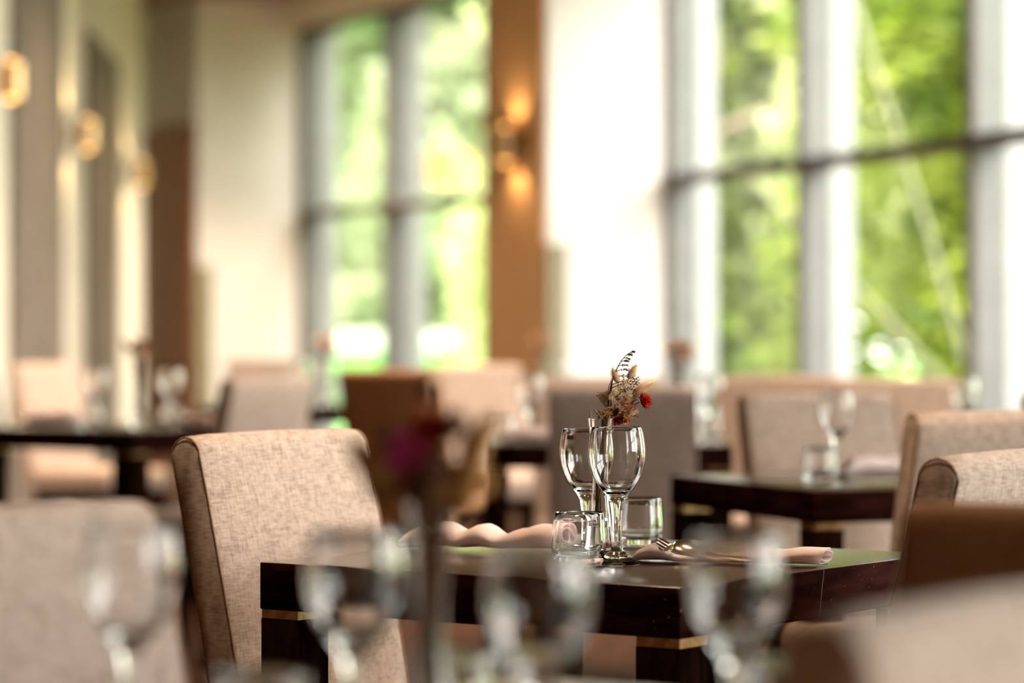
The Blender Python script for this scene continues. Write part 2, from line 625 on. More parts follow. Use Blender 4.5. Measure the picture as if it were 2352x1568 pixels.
# windows
def window(i, nodes, first=True, last=True):
    w = bpy.data.objects.new('window_%d' % i, None)
    COL.objects.link(w)
    struct(w)
    for a in range(len(nodes)):
        if (a == 0 and not first) or (a == len(nodes) - 1 and not last):
            continue
        p = nodes[a]
        t = (nodes[min(a + 1, len(nodes) - 1)] - nodes[max(a - 1, 0)]).normalized()
        nn = Vector((-t.y, t.x))
        fm = frame2(p, t, nn)
        k = MB(); k.box(-0.03, 0.03, 0.0, 0.17, 0, HEAD, fm)
        mu = k.obj('mullion', M['grey_metal'], w, smooth=False)
        k = MB(); k.box(-0.036, 0.036, -0.025, 0.004, 0, HEAD, fm)
        k.obj('mullion_cover', M['bronze'], mu, smooth=False)
        k = MB(); k.box(-0.025, 0.025, 0.178, 0.31, 0, HEAD + 0.2, fm)
        k.obj('outer_fin', M['white_metal'], mu, smooth=False)
    for a in range(len(nodes) - 1):
        p, q = nodes[a], nodes[a + 1]
        ln = (q - p).length
        t = (q - p).normalized()
        nn = Vector((-t.y, t.x))
        fm = frame2(p, t, nn)
        for z0, z1, nm in ((TRZ - 0.03, TRZ + 0.03, 'transom'), (HEAD - 0.06, HEAD, 'head_rail'), (0.0, 0.1, 'bottom_rail')):
            k = MB(); k.box(0.0, ln, -0.02, 0.16, z0, z1, fm)
            k.obj(nm, M['bronze'], w, smooth=False)
        for z0, z1 in ((0.1, TRZ - 0.03), (TRZ + 0.03, HEAD - 0.06)):
            k = MB(); k.box(0.03, ln - 0.03, 0.168, 0.176, z0, z1, fm)
            k.obj('pane', M['pane'], w, smooth=False)
    k = MB()
    for a in range(len(nodes) - 1):
        p, q = nodes[a], nodes[a + 1]
        ln = (q - p).length
        t = (q - p).normalized()
        nn = Vector((-t.y, t.x))
        k.box(-0.02, ln + 0.02, -0.14, 0.3, HEAD, CZ - 0.001, frame2(p, t, nn))
    h = k.obj('wall_over_window_%d' % i, M['cream'], smooth=False)
    struct(h)
    return w


window(1, [jamb0, m1, m1b, w1end])
window(2, bay)
for i, nodes in enumerate(bays):
    window(3 + i, nodes)
for i, (p, q) in enumerate(gaps):
    t_ = (q - p).normalized()
    pier(3 + i, q, t_, Vector((-t_.y, t_.x)), (q - p).length, 0.83, CZ - 0.02, M['brown_panel'], 1.59)

# ------------------------------------------------------------------ lamps on the walls
def spot(loc, direc, energy, blend=0.6, angle=120, color=(1.0, 0.72, 0.34), size=0.03):
    l = bpy.data.lights.new('sconce_lamp', 'SPOT')
    l.energy = energy
    l.spot_size = math.radians(angle)
    l.spot_blend = blend
    l.color = color
    l.shadow_soft_size = size
    o = bpy.data.objects.new('sconce_lamp', l)
    COL.objects.link(o)
    o.location = loc
    o.rotation_euler = Vector(direc).to_track_quat('-Z', 'Y').to_euler()
    return o


def sconce(p, out, z, label, energy, r=0.075, h=0.2, off=0.06):
    """Open brass drum held off the wall on a short arm; light leaves it above and below."""
    rz = math.atan2(out.y, out.x)
    t = thing('wall_sconce', label, 'wall lamp', (p.x, p.y, z), rz)
    k = MB(); k.box(0.0, 0.016, -0.05, 0.05, -0.07, 0.07); k.obj('back_plate', M['brass'], t, smooth=False)
    k = MB(); k.tube([(0.01, 0, 0), (0.02, 0, 0.0), (off + 0.005, 0, 0)], 0.011, 8); k.obj('arm', M['brass'], t)
    k = MB()
    prof = [(r, -h / 2), (r, h / 2), (r - 0.004, h / 2), (r - 0.004, -h / 2)]
    k.lathe(prof, 28, True)
    k.v = [(x + off + r, y, zz) for x, y, zz in k.v]
    s = k.obj('shade', M['brass'], t)
    k = MB(); k.ellipsoid((off + r, 0, 0), (0, 0, 1), h * 0.62, r * 0.8, 16, 12); k.obj('bulb', M['bulb_glow'], t)
    for sg in (1, -1):
        spot((p.x + out.x * (off + r), p.y + out.y * (off + r), z + sg * (h * 0.62 + 0.02)), (-out.x * 0.35, -out.y * 0.35, sg), energy)
    return t


pin = jamb1 - n1 * 0.861 - t1 * 0.38
sconce(pin, -n1, 2.21, 'brass drum wall lamp glowing on the brown panel between the two windows', 5, r=0.07, off=0.02)
for yy, lab in ((13.7, 'nearest of the three brass lamps on the left wall, brightest glow'),
                (17.6, 'second brass wall lamp, at the edge of the short taupe panel'),
                (22.1, 'brass lamp on the cream wall just before the brown door panel')):
    base = Vector((lwx(yy), yy)) + n_l * 0.001
    sconce(base, n_l, 2.21, lab, 7, r=0.06, h=0.16)

# glowing drum pendant seen against the far window
pd = pt(1036, 388, 21.2)
pl = thing('pendant_lamp', 'warm glowing drum pendant lamp hanging before the far window', 'pendant lamp', (pd.x, pd.y, CZ))
k = MB(); k.lathe([(0, -0.03), (0.06, -0.03), (0.06, 0), (0, 0)], 20); k.obj('ceiling_rose', M['brass'], pl)
k = MB(); k.tube([(0, 0, -0.02), (0, 0, pd.z - CZ + 0.13)], 0.005, 6); k.obj('cord', M['bronze'], pl)
k = MB(); k.lathe([(0.17, -0.10), (0.17, 0.10), (0.165, 0.10), (0.165, -0.10)], 32, True)
k.v = [(x, y, z + pd.z - CZ) for x, y, z in k.v]; k.obj('lamp_shade', M['lamp_glow'], pl)
k = MB(); k.lathe([(0, 0.095), (0.165, 0.095), (0.165, 0.105), (0, 0.105)], 32)
k.v = [(x, y, z + pd.z - CZ) for x, y, z in k.v]; k.obj('shade_top', M['lamp_glow'], pl)

# ------------------------------------------------------------------ chairs
RAKE = math.tan(math.radians(11.5))
CH_TOP, CH_W, CH_T = 0.92, 0.2, 0.055


def back_profile(top, t):
    """(y, z) outline of the backrest seen from the side: front up, arch over, back down."""
    pr = []
    zs = [0.34, 0.45, 0.55, 0.65, 0.75, 0.83, top - t * 0.5]
    sh = lambda z: -RAKE * (z - 0.45) - 0.05 * max(0.0, z - 0.45) ** 2
    for z in zs:
        pr.append((sh(z), z))
    zc = top - t * 0.5
    for i in range(1, 8):
        a = math.pi * i / 8
        pr.append((sh(zc) - t / 2 + math.cos(a) * t / 2, zc + math.sin(a) * t / 2))
    for z in reversed(zs):
        pr.append((sh(z) - t * (1 + 0.25 * (top - z)), z))
    return pr


def chair_meshes():
    d = {}
    prof = back_profile(CH_TOP, CH_T)
    cy = sum(p[0] for p in prof) / len(prof)
    cz = sum(p[1] for p in prof) / len(prof)
    rings = []
    xs = [(-CH_W, 0.012, 0.010), (-CH_W + 0.003, 0.005, 0.006), (-CH_W + 0.010, 0.0, 0.002), (-0.15, 0.0, 0.0), (-0.08, 0, -0.001), (0.0, 0, -0.002),
          (0.08, 0, -0.001), (0.15, 0, 0), (CH_W - 0.010, 0, 0.002), (CH_W - 0.003, 0.005, 0.006), (CH_W, 0.012, 0.010)]
    for x, inset, drop in xs:
        r = []
        bulge = 0.010 * (1 - (x / CH_W) ** 2)
        for i, (y, z) in enumerate(prof):
            yy, zz = y, z
            mid = -RAKE * (z - 0.45) - CH_T / 2
            sgn = 1 if i < 7 else (-1 if i > 13 else 0)
            yy = y - sgn * inset * 0.35 + (bulge * sgn * math.sin(min(1, max(0, (z - 0.4) / 0.5)) * math.pi) if sgn else 0)
            if z > 0.85:
                zz = z - (inset * 0.5 + drop) * (z - 0.85) / 0.07
            r.append(Vector((x, yy, zz)))
        rings.append(r)
    k = MB()
    k.rings(rings)
    d['backrest'] = k.mesh('backrest', True, 50)
    for s in (-1, 1):
        k = MB()
        path = []
        for i, (y, z) in enumerate(prof):
            zz = z - (0.004 if z > 0.85 else 0)
            path.append((s * (CH_W - 0.003), y, zz))
        k.tube(path, 0.0019, 6)
        d['piping%d' % s] = k.mesh('piping')
    d['seat'] = rounded_box_mesh('seat', -0.205, 0.205, -0.01, 0.42, 0.385, 0.48, 0.028, 4)
    d['seat_frame'] = rounded_box_mesh('seat_frame', -0.195, 0.195, 0.0, 0.405, 0.335, 0.384, 0.004, 1)
    for s in (-1, 1):
        k = MB()
        def lg(x, y, dx, dy, tp, bt):
            rings = []
            for z, h, f in ((0.0, bt, 1.0), (0.345, tp, 0.0)):
                cx, cyy = x + dx * f, y + dy * f
                rings.append([Vector((cx - h, cyy - h, z)), Vector((cx + h, cyy - h, z)), Vector((cx + h, cyy + h, z)), Vector((cx - h, cyy + h, z))])
            return rings
        k.rings(lg(s * 0.172, 0.382, 0, 0, 0.021, 0.016))
        d['front_leg%d' % s] = k.mesh('leg', False)
        k = MB()
        k.rings(lg(s * 0.172, 0.022, 0, -0.06, 0.021, 0.016))
        d['rear_leg%d' % s] = k.mesh('leg', False)
    return d


CHM = chair_meshes()
CHAIR0 = None


def chair(x, y, f, label, hide=False):
    """x, y: centre of the backrest's top front edge. f: facing direction."""
    global CHAIR0
    f = Vector(f).normalized()
    rz = facing(f.x, f.y)
    off = -RAKE * (CH_TOP - 0.03 - 0.45) - 0.05 * 0.19
    loc = (x - f.x * off, y - f.y * off, 0)
    if CHAIR0 is None:
        t = thing('dining_chair', label, 'chair', loc, rz)
        b = link('backrest', CHM['backrest'], M['fabric'], t)
        link('piping', CHM['piping-1'], M['piping'], b)
        link('piping', CHM['piping1'], M['piping'], b)
        link('seat', CHM['seat'], M['fabric'], t)
        link('seat_frame', CHM['seat_frame'], M['leg_wood'], t)
        for nm in ('front_leg-1', 'front_leg1', 'rear_leg-1', 'rear_leg1'):
            link('leg', CHM[nm], M['leg_wood'], t)
        CHAIR0 = t
    else:
        t = copy_tree(CHAIR0)
        t.location = loc
        t.rotation_euler = (0, 0, rz)
        t['label'] = label
    t['group'] = 'upholstered dining chairs'
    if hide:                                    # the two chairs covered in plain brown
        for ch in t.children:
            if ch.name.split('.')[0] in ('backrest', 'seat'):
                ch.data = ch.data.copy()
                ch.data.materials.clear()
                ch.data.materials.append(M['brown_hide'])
    return t


c_main = Vector((0.2127, 3.78)) + 0.35 * E - 0.35 * N
chair(-0.344, 4.562, N, 'sharp linen chair at the bare left side of the dark table in focus')
chair(0.621, 3.880, -N, 'linen chair with a sharp tan piping edge, right of the table in focus')
chair(-0.442, 2.618, N, 'blurred linen chair with rounded corner, in front of the sharp chair')
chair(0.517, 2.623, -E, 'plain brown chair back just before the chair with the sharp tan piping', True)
cn, cee = -0.795, 1.424
pc = N * cn + E * (cee + 0.2)
chair(pc.x, pc.y, N, 'most blurred pale chair back, cut by the bottom right corner of the photo')
T2a = Vector((-0.364, 0.931)).normalized()
chair(0.737, 7.10, -T2a, 'pale linen chair behind the table with the lone wine glass')
p5 = Vector((0.738, 5.63)) + 0.2 * Vector((0.931, 0.364))
chair(p5.x, p5.y, T2a, 'grey brown chair back between the lone wine glass table and the piped chair')
chair(0.30, 8.10, (0.04, 1.0), 'dark mauve chair back directly behind the sharp wine glasses')
chair(0.27, 9.42, (0.0, -1.0), 'pale chair peeping over the dark mauve chair back')
chair(0.87, 9.72, (-0.3, -0.95), 'faint pale chair between the dark mauve chair and the pale linen chair')
chair(1.17, 9.15, (-0.15, -0.98), 'orange lit chair below the leafy window')
chair(1.47, 7.45, (0.35, -0.93), 'pinkish chair at the right edge under the white mullion')
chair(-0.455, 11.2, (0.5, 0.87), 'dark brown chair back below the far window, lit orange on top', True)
chair(-0.14, 12.45, (0.38, -0.92), 'pale chair below the brown pier panel')
chair(-0.80, 9.52, -N, 'pale chair back to the right of the leftmost laid table')
chair(-2.0, 12.9, N, 'orange lit chair by the left wall, its seat showing under the table')
pl3 = Vector((-1.187, 9.4)) + 0.13 * E - 0.95 * N
chair(pl3.x, pl3.y, N, 'chair at the very left edge beside the leftmost laid table')
chair(-1.18, 14.5, (0.1, -0.99), 'small far grey chair in front of the white pier beside the far window')


# ------------------------------------------------------------------ tables
def table_meshes(sx, sy, ht=0.75):
    d = {}
    d['top'] = rounded_box_mesh('tabletop', -sx / 2, sx / 2, -sy / 2, sy / 2, ht - 0.066, ht, 0.0022, 2)
    lg = 0.068
    d['leg'] = rounded_box_mesh('leg', -lg / 2, lg / 2, -lg / 2, lg / 2, 0.0, ht - 0.078, 0.0015, 1)
    k = MB()
    h = lg / 2 - 0.0012
    k.box(-h, h, -h, h, ht - 0.0785, ht - 0.0655)
    d['band'] = k.mesh('brass_band', False)
    return d


TM = {}


def table(c, xdir, label, sx=0.7, sy=0.7):
    if (sx, sy) not in TM:
        TM[(sx, sy)] = table_meshes(sx, sy)
    m = TM[(sx, sy)]
    xdir = Vector(xdir).normalized()
    t = thing('dining_table', label, 'table', (c[0], c[1], 0), math.atan2(xdir.y, xdir.x), 'espresso dining tables')
    if len(m['top'].materials) == 0:
        m['top'].materials.append(M['dark_wood'])
        m['top'].materials.append(M['apron_wood'])
        for pl_ in m['top'].polygons:
            pl_.material_index = 0 if pl_.normal.z > 0.5 else 1
    link('tabletop', m['top'], None, t)
    for a in (-1, 1):
        for b in (-1, 1):
            l = link('leg', m['leg'], M['leg_wood'], t)
            l.location = (a * (sx / 2 - 0.035), b * (sy / 2 - 0.035), 0)
            link('brass_band', m['band'], M['brass'], l)
    return t


table(c_main, N, 'dark square table in sharp focus with brass bands under its top')
fgn0, fgn1, fge0, fge1 = -1.653, -0.853, 1.598, 2.298
cf = N * ((fgn0 + fgn1) / 2) + E * ((fge0 + fge1) / 2)
table(cf, N, 'blurred nearest table, only the tops of its glasses in the photo', 0.8, 0.7)
T2b = Vector((T2a.y, -T2a.x))
c2 = Vector((0.607, 6.0)) + 0.35 * T2a + 0.35 * T2b
table(c2, T2b, 'dark table carrying a lone wine glass, behind the table in focus')
c6 = Vector((0.27, 8.72))
table(c6, (1, 0), 'dark table mostly hidden by the dark mauve chair back')
c3 = Vector((-1.187, 9.4)) + 0.35 * E - 0.35 * N
table(c3, N, 'leftmost laid table, with an orange bouquet and glasses before the brown door')
c4 = Vector((-0.85, 12.55))
table(c4, (0.95, -0.3), 'small far dark table with glasses below the far window')
c7 = Vector((1.33, 8.32))
table(c7, (0.97, 0.2), 'dark table between the orange lit chair and the pinkish chair')
c8 = Vector((0.34, 13.75))
table(c8, (0.95, -0.3), 'far dark table below the brown pier panel')

# ------------------------------------------------------------------ glassware
WINE = [(0, 0.0), (0.0352, 0.0), (0.0360, 0.0012), (0.0352, 0.0026), (0.027, 0.0068), (0.0185, 0.0115), (0.0146, 0.0148), (0.0138, 0.0162),
        (0.0112, 0.0172), (0.0090, 0.0195), (0.0074, 0.026), (0.0066, 0.038), (0.0064, 0.050), (0.0068, 0.062), (0.0080, 0.074),
        (0.0098, 0.084), (0.0118, 0.0905), (0.0160, 0.0965), (0.0225, 0.1035), (0.0295, 0.114), (0.0350, 0.1255), (0.0386, 0.138),
        (0.0402, 0.1495), (0.0400, 0.160), (0.0386, 0.172), (0.0364, 0.184), (0.0352, 0.1892), (0.0347, 0.1903), (0.0340, 0.1892),
        (0.0349, 0.184), (0.0371, 0.172), (0.0385, 0.160), (0.0387, 0.1495), (0.0371, 0.138), (0.0334, 0.1255), (0.0279, 0.114),
        (0.0205, 0.1052), (0.0130, 0.1005), (0.006, 0.0985), (0, 0.098)]
TUMB = [(0, 0.001), (0.024, 0.0), (0.0290, 0.0), (0.0335, 0.004), (0.0362, 0.011), (0.0374, 0.022), (0.0374, 0.034), (0.0366, 0.048),
        (0.0355, 0.062), (0.0348, 0.0725), (0.0340, 0.0737), (0.0332, 0.0725), (0.0337, 0.062), (0.0347, 0.048), (0.0355, 0.034), (0.0354, 0.024),
        (0.0335, 0.0165), (0.029, 0.0135), (0.018, 0.0125), (0, 0.012)]
VASE = [(0, 0.0), (0.0195, 0.0), (0.0212, 0.003), (0.0210, 0.010), (0.0192, 0.030), (0.0160, 0.055), (0.0128, 0.080), (0.0112, 0.100), (0.0110, 0.115),
        (0.0118, 0.135), (0.0135, 0.160), (0.0156, 0.185), (0.0174, 0.2), (0.0160, 0.2), (0.0140, 0.182), (0.0119, 0.158), (0.0102, 0.135),
        (0.0094, 0.115), (0.0097, 0.100), (0.0111, 0.080), (0.0138, 0.058), (0.0130, 0.048), (0, 0.045)]


def lathe_mesh(name, prof, seg=48, sc=1.0):
    k = MB()
    k.lathe([(r * sc, z * sc) for r, z in prof], seg)
    return k.mesh(name, True, 60)


GM = {'wine': lathe_mesh('wine_glass', WINE, 64), 'wine_small': lathe_mesh('wine_glass', WINE, 64, 0.92), 'wine_mid': lathe_mesh('wine_glass', WINE, 64, 0.965),
      'tumbler': lathe_mesh('water_tumbler', TUMB, 64), 'vase': lathe_mesh('bud_vase', VASE, 48)}
TZ = 0.7502


def put(kind, x, y, label):
    names = {'wine': ('wine_glass', 'wine glass', 'wine glasses'), 'wine_small': ('wine_glass', 'wine glass', 'wine glasses'), 'wine_mid': ('wine_glass', 'wine glass', 'wine glasses'),
             'tumbler': ('water_tumbler', 'tumbler', 'water tumblers'), 'vase': ('bud_vase', 'vase', 'clear bud vases')}
    nm, cat, grp = names[kind]
    o = link(nm, GM[kind], M['glass'])
    o.location = (x, y, TZ)
    o.rotation_euler = (0, 0, (x * 37.7 + y * 11.3) % 6.28)
    tag(o, label, cat, grp)
    return o


def putp(kind, px, d, label):
    return put(kind, (px - HX) * d / F, d, label)


# the table in focus
putp('wine', 1417, 4.15, 'sharp empty wine glass in front, beside the fork and spoon')
putp('wine_mid', 1347, 4.27, 'sharp wine glass standing behind the bud vase, left of the front one')
putp('tumbler', 1329, 4.125, 'sharp short tumbler left of the front wine glass')
putp('tumbler', 1466, 4.48, 'sharp short tumbler behind the front wine glass, right of its stem')
putp('vase', 1378, 4.215, 'clear bud vase holding the sharp dried bouquet')
# the nearest table
putp('wine_small', 300, 2.30, 'blurred wine glass against the near linen chair, leftmost on the nearest table')
putp('wine_small', 812, 2.26, 'blurred wine glass just left of the blurred bouquet')
putp('wine_small', 1238, 2.06, 'biggest blurred wine glass, right of the blurred bouquet')
putp('wine_small', 1690, 2.22, 'blurred wine glass before the table corner in focus')
putp('tumbler', 602, 2.22, 'blurred tumbler rim at the bottom edge below the table leg')
putp('tumbler', 1046, 2.36, 'blurred tumbler just right of the blurred vase')
putp('tumbler', 1792, 2.31, 'blurred tumbler rim at the bottom, right of the blurred wine glass')
putp('vase', 988, 2.20, 'blurred bud vase holding the magenta bouquet')
# the table behind, right
putp('wine', 1921, 6.50, 'lone wine glass in front of the pale linen chair')
putp('tumbler', 1884, 6.34, 'tumbler in front of the lone wine glass')
# the table behind the mauve chair
put('wine', 0.05, 8.62, 'wine glass against the pale chair below the brown pier panel')
put('tumbler', -0.03, 8.52, 'tumbler left of the dark mauve chair back')
put('wine', 0.57, 8.60, 'wine glass in the gap right of the dark mauve chair back')
put('tumbler', 0.56, 8.47, 'tumbler in the gap right of the dark mauve chair back')
put('vase', 0.49, 8.72, 'bud vase rising behind the dark mauve chair back')
# leftmost laid table
put('wine', -1.36, 9.80, 'wine glass left of the orange bouquet on the leftmost laid table')
put('wine', -1.12, 9.80, 'wine glass right of the orange bouquet on the leftmost laid table')
put('tumbler', -1.355, 9.62, 'tumbler left of the orange bouquet on the leftmost laid table')
put('tumbler', -1.105, 9.66, 'tumbler right of the orange bouquet on the leftmost laid table')
put('vase', -1.235, 9.86, 'bud vase on the leftmost laid table, before the brown door')
# far tables
put('wine', -0.885, 12.5, 'far wine glass left of the far bouquet under the far window')
put('wine', -0.765, 12.45, 'far wine glass right in front of the far bouquet under the far window')
put('tumbler', -0.86, 12.35, 'far tumbler on the small table under the far window')
put('vase', -0.79, 12.72, 'far bud vase under the far window')
put('wine', 1.255, 8.28, 'wine glass before the orange lit chair under the leafy window')
put('tumbler', 1.20, 8.42, 'tumbler before the orange lit chair under the leafy window')
put('vase', 0.135, 13.60, 'far bud vase before the brown pier panel')
put('wine', 0.24, 13.48, 'far wine glass beside the bouquet at the brown pier panel')


# ------------------------------------------------------------------ bouquets
rnd = random.Random(7)


def flower(mb, c, axis, r, n_layers=3, petals=11, width=0.34, lift=0.3):
    c, axis = Vector(c), Vector(axis).normalized()
    q = axis.to_track_quat('Z', 'Y').to_matrix()
    for ly in range(n_layers):
        f = ly / max(1, n_layers - 1)
        for i in range(petals - 2 * ly):
            a = 2 * math.pi * (i + 0.5 * ly) / (petals - 2 * ly) + rnd.uniform(-0.1, 0.1)
            el = lift + f * 0.9 + rnd.uniform(-0.12, 0.12)
            d = Vector((math.cos(a) * math.cos(el), math.sin(a) * math.cos(el), math.sin(el)))
            ln = r * (1.0 - 0.35 * f) * rnd.uniform(0.85, 1.1)
            mb.petal(c + axis * r * 0.1 * ly, q @ d, q @ Vector((0, 0, 1)), ln, r * width * 1.4, 0.28)


def tail(mb, a, b, r, fuzz=90, hair=0.005):
    a, b = Vector(a), Vector(b)
    ax = (b - a)
    mb.ellipsoid((a + b) / 2, ax, ax.length / 2, r, 12, 10, 0.25)
    q = ax.to_track_quat('Z', 'Y').to_matrix()
    for i in range(fuzz):
        t = rnd.uniform(0.1, 1.0)
        th = rnd.uniform(0, 2 * math.pi)
        rr = r * math.sin(math.pi * min(0.95, max(0.05, t))) * (1 - 0.25 * (2 * t - 1))
        p = a + ax * t + q @ Vector((rr * math.cos(th), rr * math.sin(th), 0))
        d = (q @ Vector((math.cos(th) * 0.7, math.sin(th) * 0.7, 0.9))).normalized()
        e = p + d * hair * rnd.uniform(0.6, 1.3)
        s = d.cross(Vector((0, 1, 0.2))).normalized() * 0.00009
        mb.add([p - s, p + s, e], [(0, 1, 2)])


def fluff(mb, c, r, n=70):
    c = Vector(c)
    mb.ellipsoid(c, (0.2, 0.1, 1), r * 0.62, r * 0.62, 10, 8)
    for i in range(n):
        d = Vector((rnd.gauss(0, 1), rnd.gauss(0, 1), rnd.gauss(0, 1))).normalized()
        mb.petal(c + d * r * 0.4, d + Vector((0, 0, 0.1)), Vector((rnd.uniform(-1, 1), rnd.uniform(-1, 1), 0.4)), r * rnd.uniform(0.45, 0.75), r * 0.16, 0.2)


def sprig(mb, path, r=0.0007):
    mb.tube(path, [r * (1.3 - 0.9 * i / (len(path) - 1)) for i in range(len(path))], 5)


def twig(mb, base, direc, ln, r=0.0005, up=Vector((0, 0, 1))):
    base, direc = Vector(base), Vector(direc).normalized()
    pts = [base + direc * ln * t + up * ln * 0.10 * math.sin(t * 3) for t in (0, 0.33, 0.66, 1)]
    mb.tube(pts, [r * 1.2, r, r * 0.8, r * 0.6], 4)
    buds = []
    for t in (0.35, 0.55, 0.72, 0.86, 1.0):
        p = base + direc * ln * t + up * ln * 0.10 * math.sin(t * 3)
        for s in (-1, 1):
            d = (direc * 0.8 + up * s * rnd.uniform(0.3, 0.8) + Vector((0, rnd.uniform(-0.6, 0.6), 0))).normalized()
            e = p + d * ln * 0.14
            mb.tube([p, e], [r * 0.7, r * 0.9], 4)
            buds.append((e, d))
    return buds


def star(mb, p, s=0.0013):
    for i in range(5):
        a = 2 * math.pi * i / 5 + rnd.uniform(-0.3, 0.3)
        d = Vector((math.cos(a), -0.5, math.sin(a))).normalized()
        mb.petal(p, d, Vector((0, -1, 0.1)), s, s * 0.55, 0.2)


def main_bouquet():
    mp = 4.215 / F
    ox, oy = (1378 - HX) * mp, 4.215
    t = thing('dried_bouquet', 'sharp dried bouquet with red strawflower, bunny tails and tall dark sprig', 'bouquet', (ox, oy, TZ))

    def L(zx, zy, dy=0.0):       # zoomed pixel of the close-up -> local point
        x, y = 1340 + zx / 7.467, 790 + zy / 7.467
        return Vector(((x - 1378) * mp, dy, HC - (y - HY) * mp - TZ))
    # bundled stems down the vase
    for i in range(7):
        top = L(330 + 14 * i, 1240, rnd.uniform(-0.006, 0.006))
        k = MB()
        k.tube([Vector((rnd.uniform(-0.006, 0.006), rnd.uniform(-0.006, 0.006), 0.062)), Vector((rnd.uniform(-0.005, 0.005), rnd.uniform(-0.005, 0.005), 0.12)),
                Vector((top.x * 0.8, top.y, 0.18)), top], 0.0015, 6)
        k.obj('stem', M['stem_brown'], t)
    # tall curved sprig with side twigs
    k = MB()
    spine = [L(425, 1120), L(440, 900), L(485, 660), L(520, 540), L(590, 390), L(650, 285), L(735, 190), L(810, 140), L(885, 118)]
    sprig(k, spine, 0.0010)
    sprig(k, [L(415, 1100, 0.002), L(425, 850, 0.002), L(440, 720, 0.002), L(490, 580, 0.001)], 0.0008)
    sprig(k, [L(470, 1080, -0.003), L(480, 800, -0.003), L(500, 620, -0.002)], 0.0008)
    buds = []
    for a, b in (((800, 145), (870, 140)), ((730, 195), (820, 185)), ((690, 240), (785, 260)), ((645, 300), (780, 300)), ((600, 375), (755, 370)),
                 ((565, 465), (770, 450)), ((510, 570), (890, 590)), ((500, 690), (920, 650)), ((490, 750), (880, 690)), ((480, 860), (830, 770)),
                 ((500, 960), (700, 820)), ((560, 960), (920, 890))):
        p, q = L(*a), L(*b, dy=rnd.uniform(-0.008, 0.004))
        buds += twig(k, p, q - p, (q - p).length, 0.00055)
    k.obj('sprig', M['stem_dark'], t)
    k = MB()
    for e, d in buds:
        if rnd.random() < 0.45:
            star(k, e, 0.0016)
        else:
            k.ellipsoid(e, d, 0.0013, 0.0005, 5, 4)
    k.obj('sprig_buds', M['stem_brown'], t)
    k = MB()
    for zx, zy in ((480, 880), (500, 930), (540, 800), (560, 840), (530, 960), (570, 1010), (620, 1060), (650, 1110), (640, 1140), (680, 860), (720, 880),
                   (790, 870), (800, 905), (740, 650), (700, 690), (600, 760), (470, 920), (510, 860), (670, 890), (590, 1040), (545, 1000)):
        for j in range(8):
            star(k, L(zx + rnd.uniform(-30, 30), zy + rnd.uniform(-30, 30), rnd.uniform(-0.016, -0.004)), 0.0026)
    o = k.obj('cream_florets', M['floret'], t)
    o['kind'] = 'stuff'
    for a, b, r, lab in (((775, 600), (915, 362), 0.0050, None), ((845, 850), (1235, 655), 0.0058, None), ((600, 660), (500, 415), 0.0050, None)):
        k = MB()
        tail(k, L(*a, dy=0.004), L(*b, dy=0.002), r, 260, 0.0075)
        k.obj('bunny_tail', M['tail'], t)
        k = MB()
        k.tube([L(500, 1180, 0.003), (L(*a) + L(500, 1180)) / 2 + Vector((0.002, 0.003, 0)), L(*a, dy=0.004)], 0.0006, 5)
        k.obj('stem', M['stem_brown'], t)
    k = MB()
    flower(k, L(1010, 985, -0.006), (0.75, -0.45, 0.25), 0.0135, 4, 13, 0.30, 0.35)
    s = k.obj('strawflower', M['red'], t)
    k = MB()
    for i in range(16):
        a = 2 * math.pi * i / 16
        q = Vector((0.75, -0.45, 0.25)).to_track_quat('Z', 'Y').to_matrix()
        k.petal(L(990, 985, -0.005), q @ Vector((math.cos(a) * 0.95, math.sin(a) * 0.95, 0.35)), q @ Vector((0, 0, 1)), 0.0150, 0.0032, 0.1)
    k.obj('bract', M['dark_red'], s)
    k = MB(); k.tube([L(520, 1200), L(760, 1100, -0.003), L(960, 990, -0.005)], 0.0008, 5); k.obj('stem', M['stem_brown'], t)
    for zx, zy, r in ((700, 1000, 0.0085), (820, 1150, 0.0105), (760, 1090, 0.008)):
        k = MB()
        fluff(k, L(zx, zy, -0.004), r, 90)
        k.obj('peach_blossom', M['peach'], t)
    k = MB()
    for i in range(70):
        p = L(rnd.uniform(580, 880), rnd.uniform(940, 1240), rnd.uniform(-0.015, 0.002))
        d = Vector((rnd.uniform(-1, 1), -0.5, rnd.uniform(-0.5, 0.6)))
        k.petal(p, d, Vector((0, -1, 0.3)), rnd.uniform(0.006, 0.011), 0.0018, 0.2)
    k.obj('rust_bracts', M['rust'], t)
    k = MB(); flower(k, L(590, 1270, -0.008), (0.2, -0.6, -0.55), 0.011, 3, 10, 0.4, 0.3); k.obj('dark_red_blossom', M['dark_red'], t)
    k = MB(); flower(k, L(710, 1290, -0.006), (0.5, -0.6, -0.4), 0.0085, 3, 9, 0.4, 0.3); k.obj('orange_blossom', M['orange'], t)
    # burlap tie
    k = MB()
    for i in range(6):
        k.tube([L(390, 1090, -0.004), L(230 + 34 * i, 865 - 15 * i + rnd.uniform(-8, 8), -0.005)], 0.0009, 5)
    for j in range(7):
        z = 1040 - 36 * j
        k.tube([L(335 - 16 * j, z, -0.0055), L(420, z + 6, -0.0045)], 0.0006, 5)
    k.obj('burlap_scrap', M['burlap'], t)
    for pts in (((130, 1420), (125, 1260), (112, 1130)), ((330, 1290), (250, 1190), (165, 1105)), ((330, 1260), (290, 1170), (320, 1140), (360, 1180)),
                ((400, 1090), (470, 1080), (520, 1120))):
        k = MB(); k.tube([L(*p, dy=-0.013) for p in pts], 0.0011, 6); k.obj('twine', M['burlap'], t)
    k = MB(); fluff(k, L(415, 1195, -0.006), 0.0075, 60); k.obj('seed_head', M['burlap'], t)
